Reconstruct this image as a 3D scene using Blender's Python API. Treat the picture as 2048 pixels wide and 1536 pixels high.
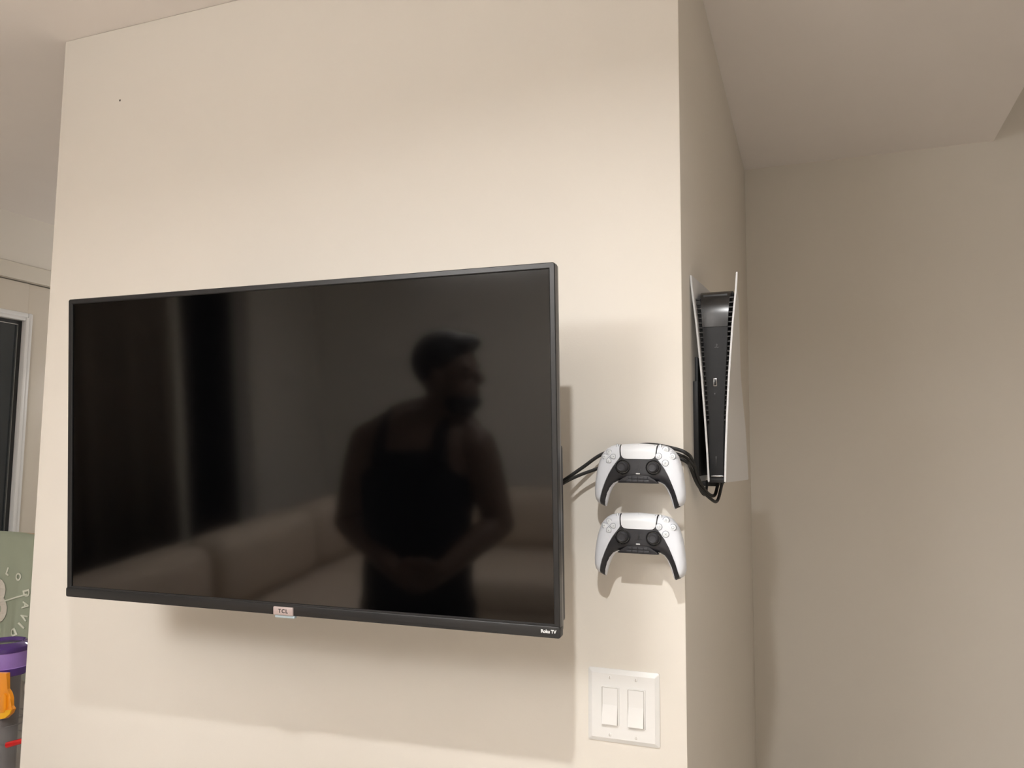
import bpy, bmesh, math, random
from mathutils import Vector, Matrix, geometry
random.seed(7)
for o in list(bpy.data.objects): bpy.data.objects.remove(o)
S = bpy.context.scene
C = S.collection
R = math.radians

# ------------------------------------------------------------------ camera
EYE = 1.40                                     # camera height over the floor
CAM = Vector((0.2370, -1.4101, EYE))
YAW, PITCH, ROLL, FPX = 0.36392, 0.09385, 0.00811, 1588.67
cf = Vector((-math.sin(YAW)*math.cos(PITCH), math.cos(YAW)*math.cos(PITCH), math.sin(PITCH)))
r0 = Vector((math.cos(YAW), math.sin(YAW), 0)); u0 = r0.cross(cf)
cr = math.cos(ROLL)*r0 + math.sin(ROLL)*u0
cu = -math.sin(ROLL)*r0 + math.cos(ROLL)*u0
cd = bpy.data.cameras.new('camera'); cam = bpy.data.objects.new('camera', cd); C.objects.link(cam)
cd.sensor_width = 36.0; cd.lens = FPX/2048*36.0; cd.clip_start = 0.02
M = Matrix((cr, cu, -cf)).transposed().to_4x4(); M.translation = CAM
cam.matrix_world = M
S.camera = cam

def pix(q, axis, val):
    """point where the photo ray through pixel q meets the plane axis = val"""
    v = cf*FPX + cr*(q[0]-1024) - cu*(q[1]-768)
    return CAM + v*((val-CAM[axis])/v[axis])

# ------------------------------------------------------------------ world, exposure
w = bpy.data.worlds.new('night'); S.world = w; w.use_nodes = True
w.node_tree.nodes['Background'].inputs[0].default_value = (.010, .014, .018, 1)
w.node_tree.nodes['Background'].inputs[1].default_value = .5
S.view_settings.view_transform = 'Standard'; S.view_settings.look = 'None'
S.view_settings.exposure = 0.0; S.view_settings.gamma = 1.0
S.view_settings.use_curve_mapping = False

HC = EYE + 1.0574                              # ceiling height
# downlights: x, y, watts, lens radius, beam spread in degrees
LIGHTS = [(0.115, -1.413, 23.0, .028, 156), (-0.50, -3.75, 3.0, .035, 165), (-1.85, -2.75, 6.0, .035, 105)]
# unseen drums added as fill light: x, y, radius, height, drop below the ceiling, radiance, label
FILL_DRUMS = [(-1.00, -2.45, .36, .12, .28, 31.0, 'wide round drum added for soft fill light, under the ceiling behind the standing person'),
         (-2.30, 1.90, .16, .10, .50, 11.0, 'small round drum added for fill light in the hall beyond the glazed door')]
LCOL = (1.0, .995, .985)

# ------------------------------------------------------------------ materials
def mat(name, col, rough=.5, metal=0, spec=.5, bump=0, bscale=200, var=0, vscale=8, trans=0, coat=0, ior=1.5, emit=None, estr=0, sss=0):
    m = bpy.data.materials.new(name); m.use_nodes = True
    nt = m.node_tree; b = nt.nodes['Principled BSDF']
    b.inputs['Base Color'].default_value = (*col, 1)
    b.inputs['Roughness'].default_value = rough; b.inputs['Metallic'].default_value = metal
    b.inputs['Specular IOR Level'].default_value = spec; b.inputs['IOR'].default_value = ior
    b.inputs['Transmission Weight'].default_value = trans; b.inputs['Coat Weight'].default_value = coat
    if sss:
        b.inputs['Subsurface Weight'].default_value = sss; b.inputs['Subsurface Radius'].default_value = (.01, .004, .002)
    if emit:
        b.inputs['Emission Color'].default_value = (*emit, 1); b.inputs['Emission Strength'].default_value = estr
    tc = nt.nodes.new('ShaderNodeTexCoord')
    if var:
        n = nt.nodes.new('ShaderNodeTexNoise'); n.inputs['Scale'].default_value = vscale; n.inputs['Detail'].default_value = 4
        nt.links.new(tc.outputs['Object'], n.inputs['Vector'])
        mx = nt.nodes.new('ShaderNodeMix'); mx.data_type = 'RGBA'
        mx.inputs[6].default_value = (*[c*(1-var) for c in col], 1); mx.inputs[7].default_value = (*[min(1, c*(1+var)) for c in col], 1)
        nt.links.new(n.outputs['Fac'], mx.inputs[0]); nt.links.new(mx.outputs[2], b.inputs['Base Color'])
    if bump:
        n = nt.nodes.new('ShaderNodeTexNoise'); n.inputs['Scale'].default_value = bscale; n.inputs['Detail'].default_value = 3
        nt.links.new(tc.outputs['Object'], n.inputs['Vector'])
        bp = nt.nodes.new('ShaderNodeBump'); bp.inputs['Strength'].default_value = bump; bp.inputs['Distance'].default_value = .002
        nt.links.new(n.outputs['Fac'], bp.inputs['Height']); nt.links.new(bp.outputs['Normal'], b.inputs['Normal'])
    return m

M_WALL = mat('wall paint', (.80, .755, .685), .55, spec=.3, bump=.06, bscale=260, var=.012, vscale=3)
M_CEIL = mat('ceiling paint', (.93, .875, .835), .8, spec=.2, bump=.05, bscale=180, var=.012)
M_TRIM = mat('trim paint', (.74, .69, .60), .4, spec=.4, var=.01)
M_DOOR = mat('door paint', (.72, .66, .57), .4, spec=.4, var=.01)
M_LITE = mat('lite moulding', (.84, .84, .84), .35, var=.01)
M_GLASS = mat('door glass', (.75, .80, .80), .02, trans=1, ior=1.45)
M_GASKET = mat('gasket', (.015, .016, .017), .5, var=.05)
M_FLOOR = mat('floor', (.60, .55, .49), .45, var=.12, vscale=5, bump=.05, bscale=60)
M_UNLIT = mat('unlit room shade', (.05, .05, .055), .8, var=.05)  # near-black colour carries the shade of the unlit room
M_BEZEL = mat('tv bezel', (.014, .014, .0145), .36, bump=.03, bscale=900)
M_SIDE_SHEEN = mat('tv side sheen', (.24, .24, .235), .42, bump=.02, bscale=900)  # lighter grey stands in for the reflection along the bezel's side
M_SCREEN = mat('tv screen', (.0008, .0008, .001), .07, ior=1.56, bump=.0)
M_BLACK = mat('black plastic', (.012, .012, .013), .45, bump=.02, bscale=800)
M_TAB = mat('brushed tab', (.60, .50, .48), .42, metal=.35)
M_STRIP = mat('light strip', (.62, .74, .80), .12, spec=.8, trans=.35, var=.05, vscale=90)
M_INK = mat('dark ink', (.03, .025, .025), .5, var=.02)
M_WHITEINK = mat('white ink', (.85, .85, .85), .5, var=.01)
M_STEEL = mat('mount steel', (.02, .02, .021), .5, metal=.3, bump=.02)
M_PLATE = mat('switch plastic', (.82, .81, .79), .28, var=.005)
M_GAP = mat('switch gap', (.40, .36, .31), .7, var=.02)
M_SHELL = mat('white shell', (.77, .795, .85), .34, bump=.02, bscale=1500, var=.004)
M_PAD = mat('touchpad white', (.78, .80, .83), .30, bump=.02, bscale=2500)
M_CBLACK = mat('controller black', (.013, .013, .017), .42, bump=.02, bscale=1500)
M_STICK = mat('stick rubber', (.028, .028, .033), .55, bump=.03, bscale=1500)
M_RING = mat('stick ring', (.02, .02, .022), .12, coat=.6)
M_BTN = mat('clear button', (.80, .83, .86), .14, coat=.5, var=.01)
M_BTNGAP = mat('button gap', (.20, .22, .25), .6)
M_SYM = mat('button symbol', (.33, .35, .38), .5)
M_LOGO = mat('logo black', (.003, .003, .005), .3)
M_MUTE = mat('mute button', (.62, .62, .62), .4)
M_PANEL = mat('console panel', (.78, .78, .79), .40, bump=.02, bscale=1500)
M_SPINE = mat('console gloss', (.008, .009, .011), .25, spec=.7)
M_SPINE_LOW = mat('console satin', (.006, .007, .009), .34, spec=.3)
M_VENT = mat('vent', (.03, .03, .032), .25)
M_SILVER = mat('silver', (.45, .45, .45), .25, metal=.9)
M_CABLE = mat('cable', (.010, .010, .010), .5, bump=.03, bscale=500)
M_NAIL = mat('nail hole', (.02, .015, .01), .7)

# ------------------------------------------------------------------ mesh helpers
class MB:
    def __init__(s): s.bm = bmesh.new()
    def box(s, a, b, bev=0, seg=2):
        cx, cy, cz = [(a[i]+b[i])/2 for i in range(3)]
        d = [max(1e-5, abs(b[i]-a[i])) for i in range(3)]
        r = bmesh.ops.create_cube(s.bm, size=1, matrix=Matrix.Translation((cx, cy, cz)) @ Matrix.Diagonal((*d, 1)))
        if bev:
            es = list({e for v in r['verts'] for e in v.link_edges})
            bmesh.ops.bevel(s.bm, geom=es, offset=bev, segments=seg, affect='EDGES', profile=.5, clamp_overlap=True)
        return s
    def prism(s, pts, y0, y1, bev=0, seg=2):
        """polygon of (x,z) extruded along y from y0 (front) to y1; bevels the front rim"""
        f = [s.bm.verts.new((x, y0, z)) for x, z in pts]; k = [s.bm.verts.new((x, y1, z)) for x, z in pts]
        n = len(pts); fr = s.bm.faces.new(f); s.bm.faces.new(k[::-1])
        for i in range(n): s.bm.faces.new((f[i], k[i], k[(i+1) % n], f[(i+1) % n]))
        if bev:
            bmesh.ops.bevel(s.bm, geom=list(fr.edges), offset=bev, segments=seg, affect='EDGES', profile=.5, clamp_overlap=True)
        return s
    def tube(s, pts, rad, n=10, caps=True):
        P = [Vector(p) for p in pts]; rr = rad if isinstance(rad, (list, tuple)) else [rad]*len(P)
        up = None; rings = []
        for i, p in enumerate(P):
            t = (P[min(i+1, len(P)-1)]-P[max(i-1, 0)]).normalized()
            if up is None:
                up = Vector((0, 0, 1)) if abs(t.z) < .9 else Vector((0, 1, 0))
            a = t.cross(up).normalized(); up = a.cross(t).normalized(); b = up
            rings.append([s.bm.verts.new(p + (a*math.cos(k*2*math.pi/n) + b*math.sin(k*2*math.pi/n))*rr[i]) for k in range(n)])
        for i in range(len(rings)-1):
            for k in range(n): s.bm.faces.new((rings[i][k], rings[i][(k+1) % n], rings[i+1][(k+1) % n], rings[i+1][k]))
        if caps: s.bm.faces.new(rings[0][::-1]); s.bm.faces.new(rings[-1])
        return s
    def lathe(s, prof, n=32, mtx=None):
        """profile of (r,h) about z"""
        rings = []
        for r, h in prof:
            if r < 1e-6: rings.append([s.bm.verts.new((0, 0, h))])
            else: rings.append([s.bm.verts.new((r*math.cos(k*2*math.pi/n), r*math.sin(k*2*math.pi/n), h)) for k in range(n)])
        vs = [v for q in rings for v in q]
        for a, b in zip(rings[:-1], rings[1:]):
            for k in range(n):
                k2 = (k+1) % n
                if len(a) == 1 and len(b) == 1: continue
                if len(a) == 1: s.bm.faces.new((a[0], b[k2], b[k]))
                elif len(b) == 1: s.bm.faces.new((a[k], a[k2], b[0]))
                else: s.bm.faces.new((a[k], a[k2], b[k2], b[k]))
        if mtx is not None: bmesh.ops.transform(s.bm, matrix=mtx, verts=vs)
        return s
    def loft(s, secs, n=24, caps=True, p=2.0):
        """secs of (cx,cy,z,rx,ry) - stacked superellipses"""
        rings = []
        for cx, cy, z, rx, ry in secs:
            ring = []
            for k in range(n):
                a = k*2*math.pi/n; c_, s_ = math.cos(a), math.sin(a)
                ring.append(s.bm.verts.new((cx+rx*math.copysign(abs(c_)**(2/p), c_), cy+ry*math.copysign(abs(s_)**(2/p), s_), z)))
            rings.append(ring)
        for a, b in zip(rings[:-1], rings[1:]):
            for k in range(n): s.bm.faces.new((a[k], a[(k+1) % n], b[(k+1) % n], b[k]))
        if caps: s.bm.faces.new(rings[0][::-1]); s.bm.faces.new(rings[-1])
        return s
    def ball(s, c, r, seg=20):
        r = r if isinstance(r, (tuple, list)) else (r, r, r)
        bmesh.ops.create_uvsphere(s.bm, u_segments=seg, v_segments=seg//2+2, radius=1, matrix=Matrix.Translation(c) @ Matrix.Diagonal((*r, 1)))
        return s
    def build(s, name, m, parent=None, smooth=True, angle=35):
        bmesh.ops.recalc_face_normals(s.bm, faces=s.bm.faces)
        me = bpy.data.meshes.new(name)
        if smooth:
            for f in s.bm.faces: f.smooth = True
            lim = R(angle)
            for e in s.bm.edges:
                if len(e.link_faces) == 2: e.smooth = e.calc_face_angle(0) < lim
        s.bm.to_mesh(me); s.bm.free(); me.materials.append(m)
        o = bpy.data.objects.new(name, me); C.objects.link(o)
        if parent is not None: o.parent = parent
        return o

def box(name, a, b, m, parent=None, bev=0, seg=2): return MB().box(a, b, bev, seg).build(name, m, parent)
def tag(o, label, cat, group=None):
    o['label'] = label; o['category'] = cat
    if group: o['group'] = group
    return o
def empty(name, mtx, label, cat, group=None):
    o = bpy.data.objects.new(name, None); C.objects.link(o)
    o.matrix_world = mtx if isinstance(mtx, Matrix) else Matrix.Translation(mtx)
    o.empty_display_size = .05
    return tag(o, label, cat, group)
def struct(o): o['kind'] = 'structure'; return o
def label(o, t): o['label'] = t; return o

def text_mesh(name, txt, size, m, mtx, parent=None, depth=.0004, weight=0, spacing=1.0):
    cu_ = bpy.data.curves.new(name, 'FONT'); cu_.body = txt; cu_.size = size; cu_.extrude = depth
    cu_.align_x = 'CENTER'; cu_.align_y = 'CENTER'; cu_.offset = weight; cu_.space_character = spacing; cu_.resolution_u = 4
    t = bpy.data.objects.new(name+'_src', cu_); C.objects.link(t)
    bpy.context.view_layer.update()
    me = bpy.data.meshes.new_from_object(t.evaluated_get(bpy.context.evaluated_depsgraph_get()))
    bpy.data.objects.remove(t); bpy.data.curves.remove(cu_)
    me.name = name; me.transform(mtx); me.materials.clear(); me.materials.append(m)
    o = bpy.data.objects.new(name, me); C.objects.link(o)
    if parent is not None: o.parent = parent
    return o
FACE = Matrix.Rotation(R(90), 4, 'X')          # text plane -> local xz plane, facing -y

def smooth_path(pts, k=8):
    P = [Vector(p) for p in pts]; out = []
    for i in range(len(P)-1):
        a, b, c, d = P[max(i-1, 0)], P[i], P[i+1], P[min(i+2, len(P)-1)]
        for j in range(k):
            t = j/k
            out.append(.5*((2*b)+(c-a)*t+(2*a-5*b+4*c-d)*t*t+(3*b-a-3*c+d)*t**3))
    out.append(P[-1]); return out

# ------------------------------------------------------------------ the room
XL, XR, DP, XLW, XS = -1.535, 0.0228, 1.5216, -3.0234, 0.815
YB, XRW, YF = -4.3, 2.4, 3.0
wf = struct(MB().box((XL, 0, 0), (XR, DP+.12, HC), .004, 2).build('wall_front', M_WALL))
box('nail_hole', (-1.338, -.0006, EYE+.866), (-1.3345, .0004, EYE+.8705), M_NAIL, wf)
struct(box('wall_recess', (XR, DP, 0), (XRW, DP+.12, HC+1.0), M_WALL))
struct(box('wall_hall', (XLW-.12, YF, 0), (XR, YF+.12, HC), M_WALL))
struct(box('wall_inner', (XL, DP+.12, 0), (XL+.12, YF, HC), M_WALL))
struct(box('wall_back', (XLW-.12, YB-.12, 0), (XRW+.12, YB, HC+1.0), M_WALL))
struct(box('wall_right', (XRW, YB, 0), (XRW+.12, DP+.12, HC+1.0), M_WALL))
struct(box('floor', (XLW-.12, YB-.12, -.1), (XRW+.12, YF+.12, 0), M_FLOOR))
# ceiling: lower part with an edge at XS, higher part beyond it
struct(box('ceiling', (XLW-.12, YB-.12, HC), (XS, YF+.12, HC+1.0), M_CEIL))
struct(box('ceiling_upper', (XS, YB-.12, HC+.92), (XRW+.12, DP+.12, HC+1.02), M_CEIL))
# left wall with two openings
D1A, D1B, D1T = .335, 1.255, EYE+.766
D2A, D2B, D2T = -3.46, -2.82, EYE+.70
wl = MB()
for a, b, z0, z1 in ((YB, D2A, 0, HC), (D2A, D2B, D2T, HC), (D2B, D1A, 0, HC), (D1A, D1B, D1T, HC), (D1B, YF, 0, HC)):
    wl.box((XLW-.12, a, z0), (XLW, b, z1))
struct(wl.build('wall_left', M_WALL))
# door casing
t1 = MB().box((XLW, D1A-.085, D1T+.0), (XLW+.018, D1B+.085, D1T+.072), .004)
for y0 in (D1A-.085, D1B+.0): t1.box((XLW, y0, 0), (XLW+.018, y0+.085, D1T), .004)
struct(t1.build('trim_1', M_TRIM))
# exterior door with a glass lite
d1 = bpy.data.objects.new('door_1', None); C.objects.link(d1); d1.location = (XLW, D1A, 0); d1['kind'] = 'structure'; d1['label'] = 'painted exterior door with a tall dark glass panel'
def dl(y, z): return (y-D1A, z)
LY0, LY1, LZ0, LZ1 = .50, 1.112, .33, EYE+.628
s = MB(); x0, x1 = -.052, -.008
s.box((x0, .004, .01), (x1, LY0+.02-D1A, D1T-.005), .002); s.box((x0, LY1-.02-D1A, .01), (x1, D1B-D1A-.004, D1T-.005), .002)
s.box((x0, LY0+.02-D1A, .01), (x1, LY1-.02-D1A, LZ0+.02)); s.box((x0, LY0+.02-D1A, LZ1-.02), (x1, LY1-.02-D1A, D1T-.005))
s.build('door_slab', M_DOOR, d1)
def ring(name, y0, y1, z0, z1, wdt, xa, xb, m, parent, bev=0):
    q = MB()
    q.box((xa, y0, z0), (xb, y0+wdt, z1), bev); q.box((xa, y1-wdt, z0), (xb, y1, z1), bev)
    q.box((xa, y0+wdt, z1-wdt), (xb, y1-wdt, z1), bev); q.box((xa, y0+wdt, z0), (xb, y1-wdt, z0+wdt), bev)
    return q.build(name, m, parent)
ya, yb = LY0-D1A, LY1-D1A
lf = ring('lite_frame', ya, yb, LZ0, LZ1, .022, -.010, .004, M_LITE, d1, .006)
ring('inner_bead', ya+.020, yb-.020, LZ0+.020, LZ1-.020, .018, -.020, .010, M_LITE, lf, .005)
ring('gasket', ya+.037, yb-.037, LZ0+.037, LZ1-.037, .016, -.030, -.016, M_GASKET, d1)
ring('spacer_bar', ya+.052, yb-.052, LZ0+.052, LZ1-.052, .004, -.028, -.018, M_SILVER, d1)
box('glass_pane', (-.030, ya+.036, LZ0+.036), (-.026, yb-.036, LZ1-.036), M_GLASS, d1)
h = MB().lathe([(0, 0), (.03, 0), (.03, .006), (.012, .01), (.012, .045), (.026, .05), (.03, .065), (.02, .08), (0, .082)], 20, Matrix.Translation((-.008, .07, 1.0)) @ Matrix.Rotation(R(90), 4, 'Y'))
h.build('door_knob', M_SILVER, d1)
# dark doorway further back along the left wall
t2 = MB().box((XLW, D2A-.07, D2T), (XLW+.015, D2B+.07, D2T+.07), .003)
for y0 in (D2A-.07, D2B): t2.box((XLW, y0, 0), (XLW+.015, y0+.07, D2T), .003)
struct(t2.build('trim_2', M_TRIM))
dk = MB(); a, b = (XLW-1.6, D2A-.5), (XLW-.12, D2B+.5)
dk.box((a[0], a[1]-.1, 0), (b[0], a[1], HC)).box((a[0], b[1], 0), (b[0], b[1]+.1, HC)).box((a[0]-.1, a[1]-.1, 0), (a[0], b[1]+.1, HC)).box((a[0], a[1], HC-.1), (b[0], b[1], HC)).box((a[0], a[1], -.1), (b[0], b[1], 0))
struct(dk.build('wall_closet', M_UNLIT))
# porch outside the glazed door keeps the night out of the hall
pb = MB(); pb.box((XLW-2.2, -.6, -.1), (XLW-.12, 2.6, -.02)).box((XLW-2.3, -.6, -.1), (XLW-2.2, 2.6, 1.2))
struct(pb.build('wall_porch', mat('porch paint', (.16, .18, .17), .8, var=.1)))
# baseboards
bb = MB().box((XL-.0, -.014, 0), (XR, 0, .09), .003); bb.box((XR, 0, 0), (XR+.014, DP, .09), .003)
struct(bb.build('baseboard_front', M_TRIM))

# ------------------------------------------------------------------ ceiling downlights
for i, (lx, ly, pw, lr, spr) in enumerate(LIGHTS):
    lab = ['recessed ceiling downlight straight above the gap before the switch plate', 'recessed ceiling downlight behind the standing person', 'recessed ceiling downlight over the long side of the beige sofa'][i]
    e = empty('ceiling_downlight', (lx, ly, HC), lab, 'ceiling light', 'recessed downlights')
    MB().lathe([(lr, -.001), (lr+.004, -.004), (lr+.018, -.004), (lr+.022, 0), (lr, 0), (lr, -.001)], 28).build('trim_ring', M_LITE, e)
    MB().lathe([(0, -.0015), (lr*.7, -.0015), (lr, -.0005)], 24).build('lens', mat('lens glow', (.9, .9, .9), .4, emit=LCOL, estr=40), e)
    ld = bpy.data.lights.new('downlight', 'AREA'); ld.shape = 'DISK'; ld.size = lr*2; ld.energy = pw; ld.color = LCOL; ld.spread = R(spr)
    lo = bpy.data.objects.new('downlight_lamp', ld); C.objects.link(lo); lo.parent = e; lo.location = (0, 0, -.006)

for dx_, dy_, dr_, dh_, dd_, dE_, lab in FILL_DRUMS:  # added glowing drums, out of view, brightening room and hall
    e = empty('added_fill_drum', (dx_, dy_, HC), lab, 'ceiling light')
    MB().lathe([(.06, 0), (.06, -.02), (.012, -.024), (.012, -dd_-.01)], 24).build('stem', M_SILVER, e)
    MB().lathe([(0, -dd_), (dr_-.01, -dd_), (dr_, -dd_-.01), (dr_, -dd_-dh_+.01), (dr_-.01, -dd_-dh_), (0, -dd_-dh_)], 40).build('fill_glow_shell', mat('added fill glow', (.9, .9, .88), .6, emit=LCOL, estr=dE_), e)

# ------------------------------------------------------------------ television on its wall mount
TW, TH = .98, .5695
SW, TL = 0.02457, 0.06407
tX = Vector((math.cos(SW), math.sin(SW), 0)); tN0 = Vector((math.sin(SW), -math.cos(SW), 0)); zz = Vector((0, 0, 1))
tZ = math.cos(TL)*zz + math.sin(TL)*tN0; tN = math.cos(TL)*tN0 - math.sin(TL)*zz
TM = Matrix((tX, -tN, tZ)).transposed().to_4x4(); TM.translation = Vector((-.61767, -.26875, EYE+.01588))
tv = empty('television', TM, 'large flat-screen television with glossy black screen mounted on the wall', 'television')
hw, hh = TW/2, TH/2
def rrect(x0, x1, z0, z1, r, n=4):
    P = []
    for cx, cz, a0 in ((x1-r, z1-r, 0), (x0+r, z1-r, 90), (x0+r, z0+r, 180), (x1-r, z0+r, 270)):
        for k in range(n+1):
            a = R(a0+90*k/n); P.append((cx+r*math.cos(a), cz+r*math.sin(a)))
    return P
SX0, SX1, SZ0, SZ1 = -.4800, .4805, -.2655, .2752       # visible screen opening
q = MB(); bm = q.bm
outer = rrect(-hw, hw, -hh, hh, .004); n_ = len(outer)
inner = rrect(SX0, SX1, SZ0, SZ1, .0006)
lip = rrect(SX0-.0014, SX1+.0014, SZ0-.0014, SZ1+.0014, .0012)
out2 = rrect(-hw+.0012, hw-.0012, -hh+.0012, hh-.0012, .003)
loops = [[bm.verts.new((x, y, z)) for x, z in P] for P, y in ((outer, .014), (outer, .0012), (out2, 0), (lip, 0), (inner, .0016), (inner, .006))]
for A, B in zip(loops[:-1], loops[1:]):
    for k in range(n_): bm.faces.new((A[k], A[(k+1) % n_], B[(k+1) % n_], B[k]))
q.build('bezel', M_BEZEL, tv, angle=25)
box('screen', (SX0-.004, .0032, SZ0-.004), (SX1+.004, .006, SZ1+.004), M_SCREEN, tv)
MB().prism(rrect(-hw-.0006, hw+.0006, -hh-.0006, SZ0-.0022, .0035), -.0016, .013, .0014).build('bottom_bezel', M_BEZEL, tv)
MB().prism(rrect(-hw+.0004, hw-.0004, -hh+.006, hh-.0004, .005), .0142, .0205, 0).build('back_panel', M_SIDE_SHEEN, tv)
MB().box((-.478, .0207, -.268), (.4880, .040, .004), .005, 3).build('rear_housing', M_BLACK, tv)
MB().box((-.30, .0207, .010), (.30, .040, .16), .006, 3).build('rear_cover', M_BLACK, tv)
lt = MB().prism(rrect(-.0186, .0206, -.2849, -.2710, .0012), -.0046, -.0017, .0012).build('logo_tab', M_TAB, tv)
# faint brushed relief as a row of fine ridges
for k in range(6): box('tab_ridge', (-.0172, -.0049, -.2835+k*.0022), (.0192, -.0045, -.2831+k*.0022), M_TAB, lt)
text_mesh('logo_lettering', 'TCL', .0092, M_INK, Matrix.Translation((.0015, -.0050, -.2778)) @ FACE, lt, .0002, .00015, 1.28)
box('indicator_strip', (-.0165, -.0030, -.2896), (.0226, .0050, -.2852), M_STRIP, tv, .001)
text_mesh('brand_lettering', 'Roku TV', .0072, M_WHITEINK, Matrix.Translation((.4722, -.0018, -.2757)) @ FACE, tv, .0002, .00018, .92)

mt = empty('tv_wall_mount', (-.62, 0, EYE-.02), 'black steel swing-arm bracket holding the television off the wall', 'tv mount')
def mbox(name, a, b, bev=.002): return box(name, a, b, M_STEEL, mt, bev)
mbox('wall_plate', (-.10, -.012, -.14), (.10, 0, .14))
MB().tube([(0, -.022, -.10), (0, -.022, .10)], .012, 14).build('wall_hinge', M_STEEL, mt)
for zz_ in (-.07, .05):
    MB().tube([(0, -.026, zz_), (.11, -.075, zz_)], .011, 10).build('arm', M_STEEL, mt)
    MB().tube([(.11, -.078, zz_+.004), (.0, -.225, zz_+.004)], .010, 10).build('arm', M_STEEL, mt)
MB().tube([(.11, -.077, -.09), (.11, -.077, .08)], .012, 14).build('elbow', M_STEEL, mt)
mbox('head_plate', (-.11, -.2345, -.05), (.11, -.222, .17))

# ------------------------------------------------------------------ light switch plate
sp = empty('light_switch', (-.0864, 0, EYE-.4286), 'white two-gang wall plate with a pair of rocker light switches', 'light switch')
PWH, PHH = .0631, .0619
q = MB(); bm = q.bm
L_ = [[bm.verts.new((x, y, z)) for x, z in P] for P, y in ((rrect(-PWH, PWH, -PHH, PHH, .003), 0), (rrect(-PWH, PWH, -PHH, PHH, .003), -.0022), (rrect(-PWH+.0075, PWH-.0075, -PHH+.0075, PHH-.0075, .0015), -.0068))]
for A, B in zip(L_[:-1], L_[1:]):
    for k in range(len(A)): bm.faces.new((A[k], A[(k+1) % len(A)], B[(k+1) % len(A)], B[k]))
bm.faces.new(L_[-1]); q.build('plate', M_PLATE, sp, angle=20)
for gx in (-.023, .023):
    fr = MB(); o2 = rrect(gx-.0166, gx+.0166, -.0335, .0335, .002); i2 = rrect(gx-.0143, gx+.0143, -.0315, .0315, .0012)
    A = [fr.bm.verts.new((x, -.0066, z)) for x, z in o2]; B = [fr.bm.verts.new((x, -.0084, z)) for x, z in rrect(gx-.0161, gx+.0161, -.033, .033, .002)]; Cc = [fr.bm.verts.new((x, -.0084, z)) for x, z in i2]; Dd = [fr.bm.verts.new((x, -.0066, z)) for x, z in i2]
    for P, Q in ((A, B), (B, Cc), (Cc, Dd)):
        for k in range(len(P)): fr.bm.faces.new((P[k], P[(k+1) % len(P)], Q[(k+1) % len(P)], Q[k]))
    f = fr.build('switch_frame', M_PLATE, sp, angle=25)
    box('gap', (gx-.0145, -.0072, -.0317), (gx+.0145, -.0067, .0317), M_GAP, f)
    rk = MB(); prof = [(.0308, -.0070), (.0308, -.0078), (.002, -.0074), (-.0300, -.0132), (-.0308, -.0126), (-.0308, -.0070)]
    a_ = [rk.bm.verts.new((gx-.0136, y, z)) for z, y in prof]; b_ = [rk.bm.verts.new((gx+.0136, y, z)) for z, y in prof]
    rk.bm.faces.new(a_); rk.bm.faces.new(b_[::-1])
    for k in range(6): rk.bm.faces.new((a_[k], b_[k], b_[(k+1) % 6], a_[(k+1) % 6]))
    bmesh.ops.bevel(rk.bm, geom=list(rk.bm.edges), offset=.0004, segments=1, affect='EDGES')
    rk.build('rocker', M_PLATE, f, smooth=False)
    for sz in (-.0484, .0484):
        sc = MB().lathe([(.0031, 0), (.0031, .0006), (.0022, .0012), (0, .0013)], 16, Matrix.Translation((gx, -.0067, sz)) @ Matrix.Rotation(R(90), 4, 'X')).build('screw', M_PLATE, sp)
        box('slot', (gx-.00035, -.00815, sz-.0024), (gx+.00035, -.0075, sz+.0024), M_GAP, sc)

# ------------------------------------------------------------------ game controllers
K = .1046*(.1575/.160)/1000                                   # metres per design unit
def U(P): return [((x-1030)*K, (650-y+.042*(x-1030))*K) for x, y in P]
OUTL = U([(1030, 232), (900, 232), (720, 240), (640, 243), (560, 258), (490, 292), (430, 350), (385, 410), (348, 510), (320, 610), (300, 720), (282, 860), (270, 1000), (272, 1100), (290, 1170), (318, 1210), (360, 1240), (400, 1262), (445, 1285), (470, 1275), (492, 1200), (530, 1080), (580, 965), (630, 900), (690, 870), (760, 880), (1030, 890)])
FULL = OUTL + [(-x, z) for x, z in OUTL[-2:0:-1]]
def seg_d(p, a, b):
    ax, az = a; bx, bz = b; dx, dz = bx-ax, bz-az
    t = max(0, min(1, ((p[0]-ax)*dx+(p[1]-az)*dz)/(dx*dx+dz*dz+1e-18)))
    return math.hypot(p[0]-ax-t*dx, p[1]-az-t*dz)
def inside(p, P):
    c = False; n = len(P)
    for i in range(n):
        (x1, z1), (x2, z2) = P[i], P[(i+1) % n]
        if (z1 > p[1]) != (z2 > p[1]) and p[0] < (x2-x1)*(p[1]-z1)/(z2-z1)+x1: c = not c
    return c
def bdist(p): return min(seg_d(p, FULL[i], FULL[(i+1) % len(FULL)]) for i in range(len(FULL)))
def dome(d, T, Rr):
    u_ = 1-min(1, max(0, d)/Rr); return T*math.sqrt(max(0, 1-u_*u_))
def bend(z): return -1.6*max(0, -.006-z)**2*1.4            # grips sweep back
def Hf(x, z):
    d = bdist((x, z)) if inside((x, z), FULL) else 0
    return dome(d, .0125, .0135) + bend(z)
def cdt(poly, step):
    xs = [p[0] for p in poly]; zs = [p[1] for p in poly]; pts = [Vector(p) for p in poly]
    n = len(pts); edges = [(i, (i+1) % n) for i in range(n)]
    x = min(xs)
    j = 0
    while x < max(xs):
        z = min(zs) + (step/2 if j % 2 else 0)
        while z < max(zs):
            p = (x, z)
            if inside(p, poly) and min(seg_d(p, poly[i], poly[(i+1) % n]) for i in range(n)) > step*.45: pts.append(Vector(p))
            z += step
        x += step; j += 1
    v, e, f, *_ = geometry.delaunay_2d_cdt(pts, edges, [], 1, 1e-7)
    return v, e, f
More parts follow.
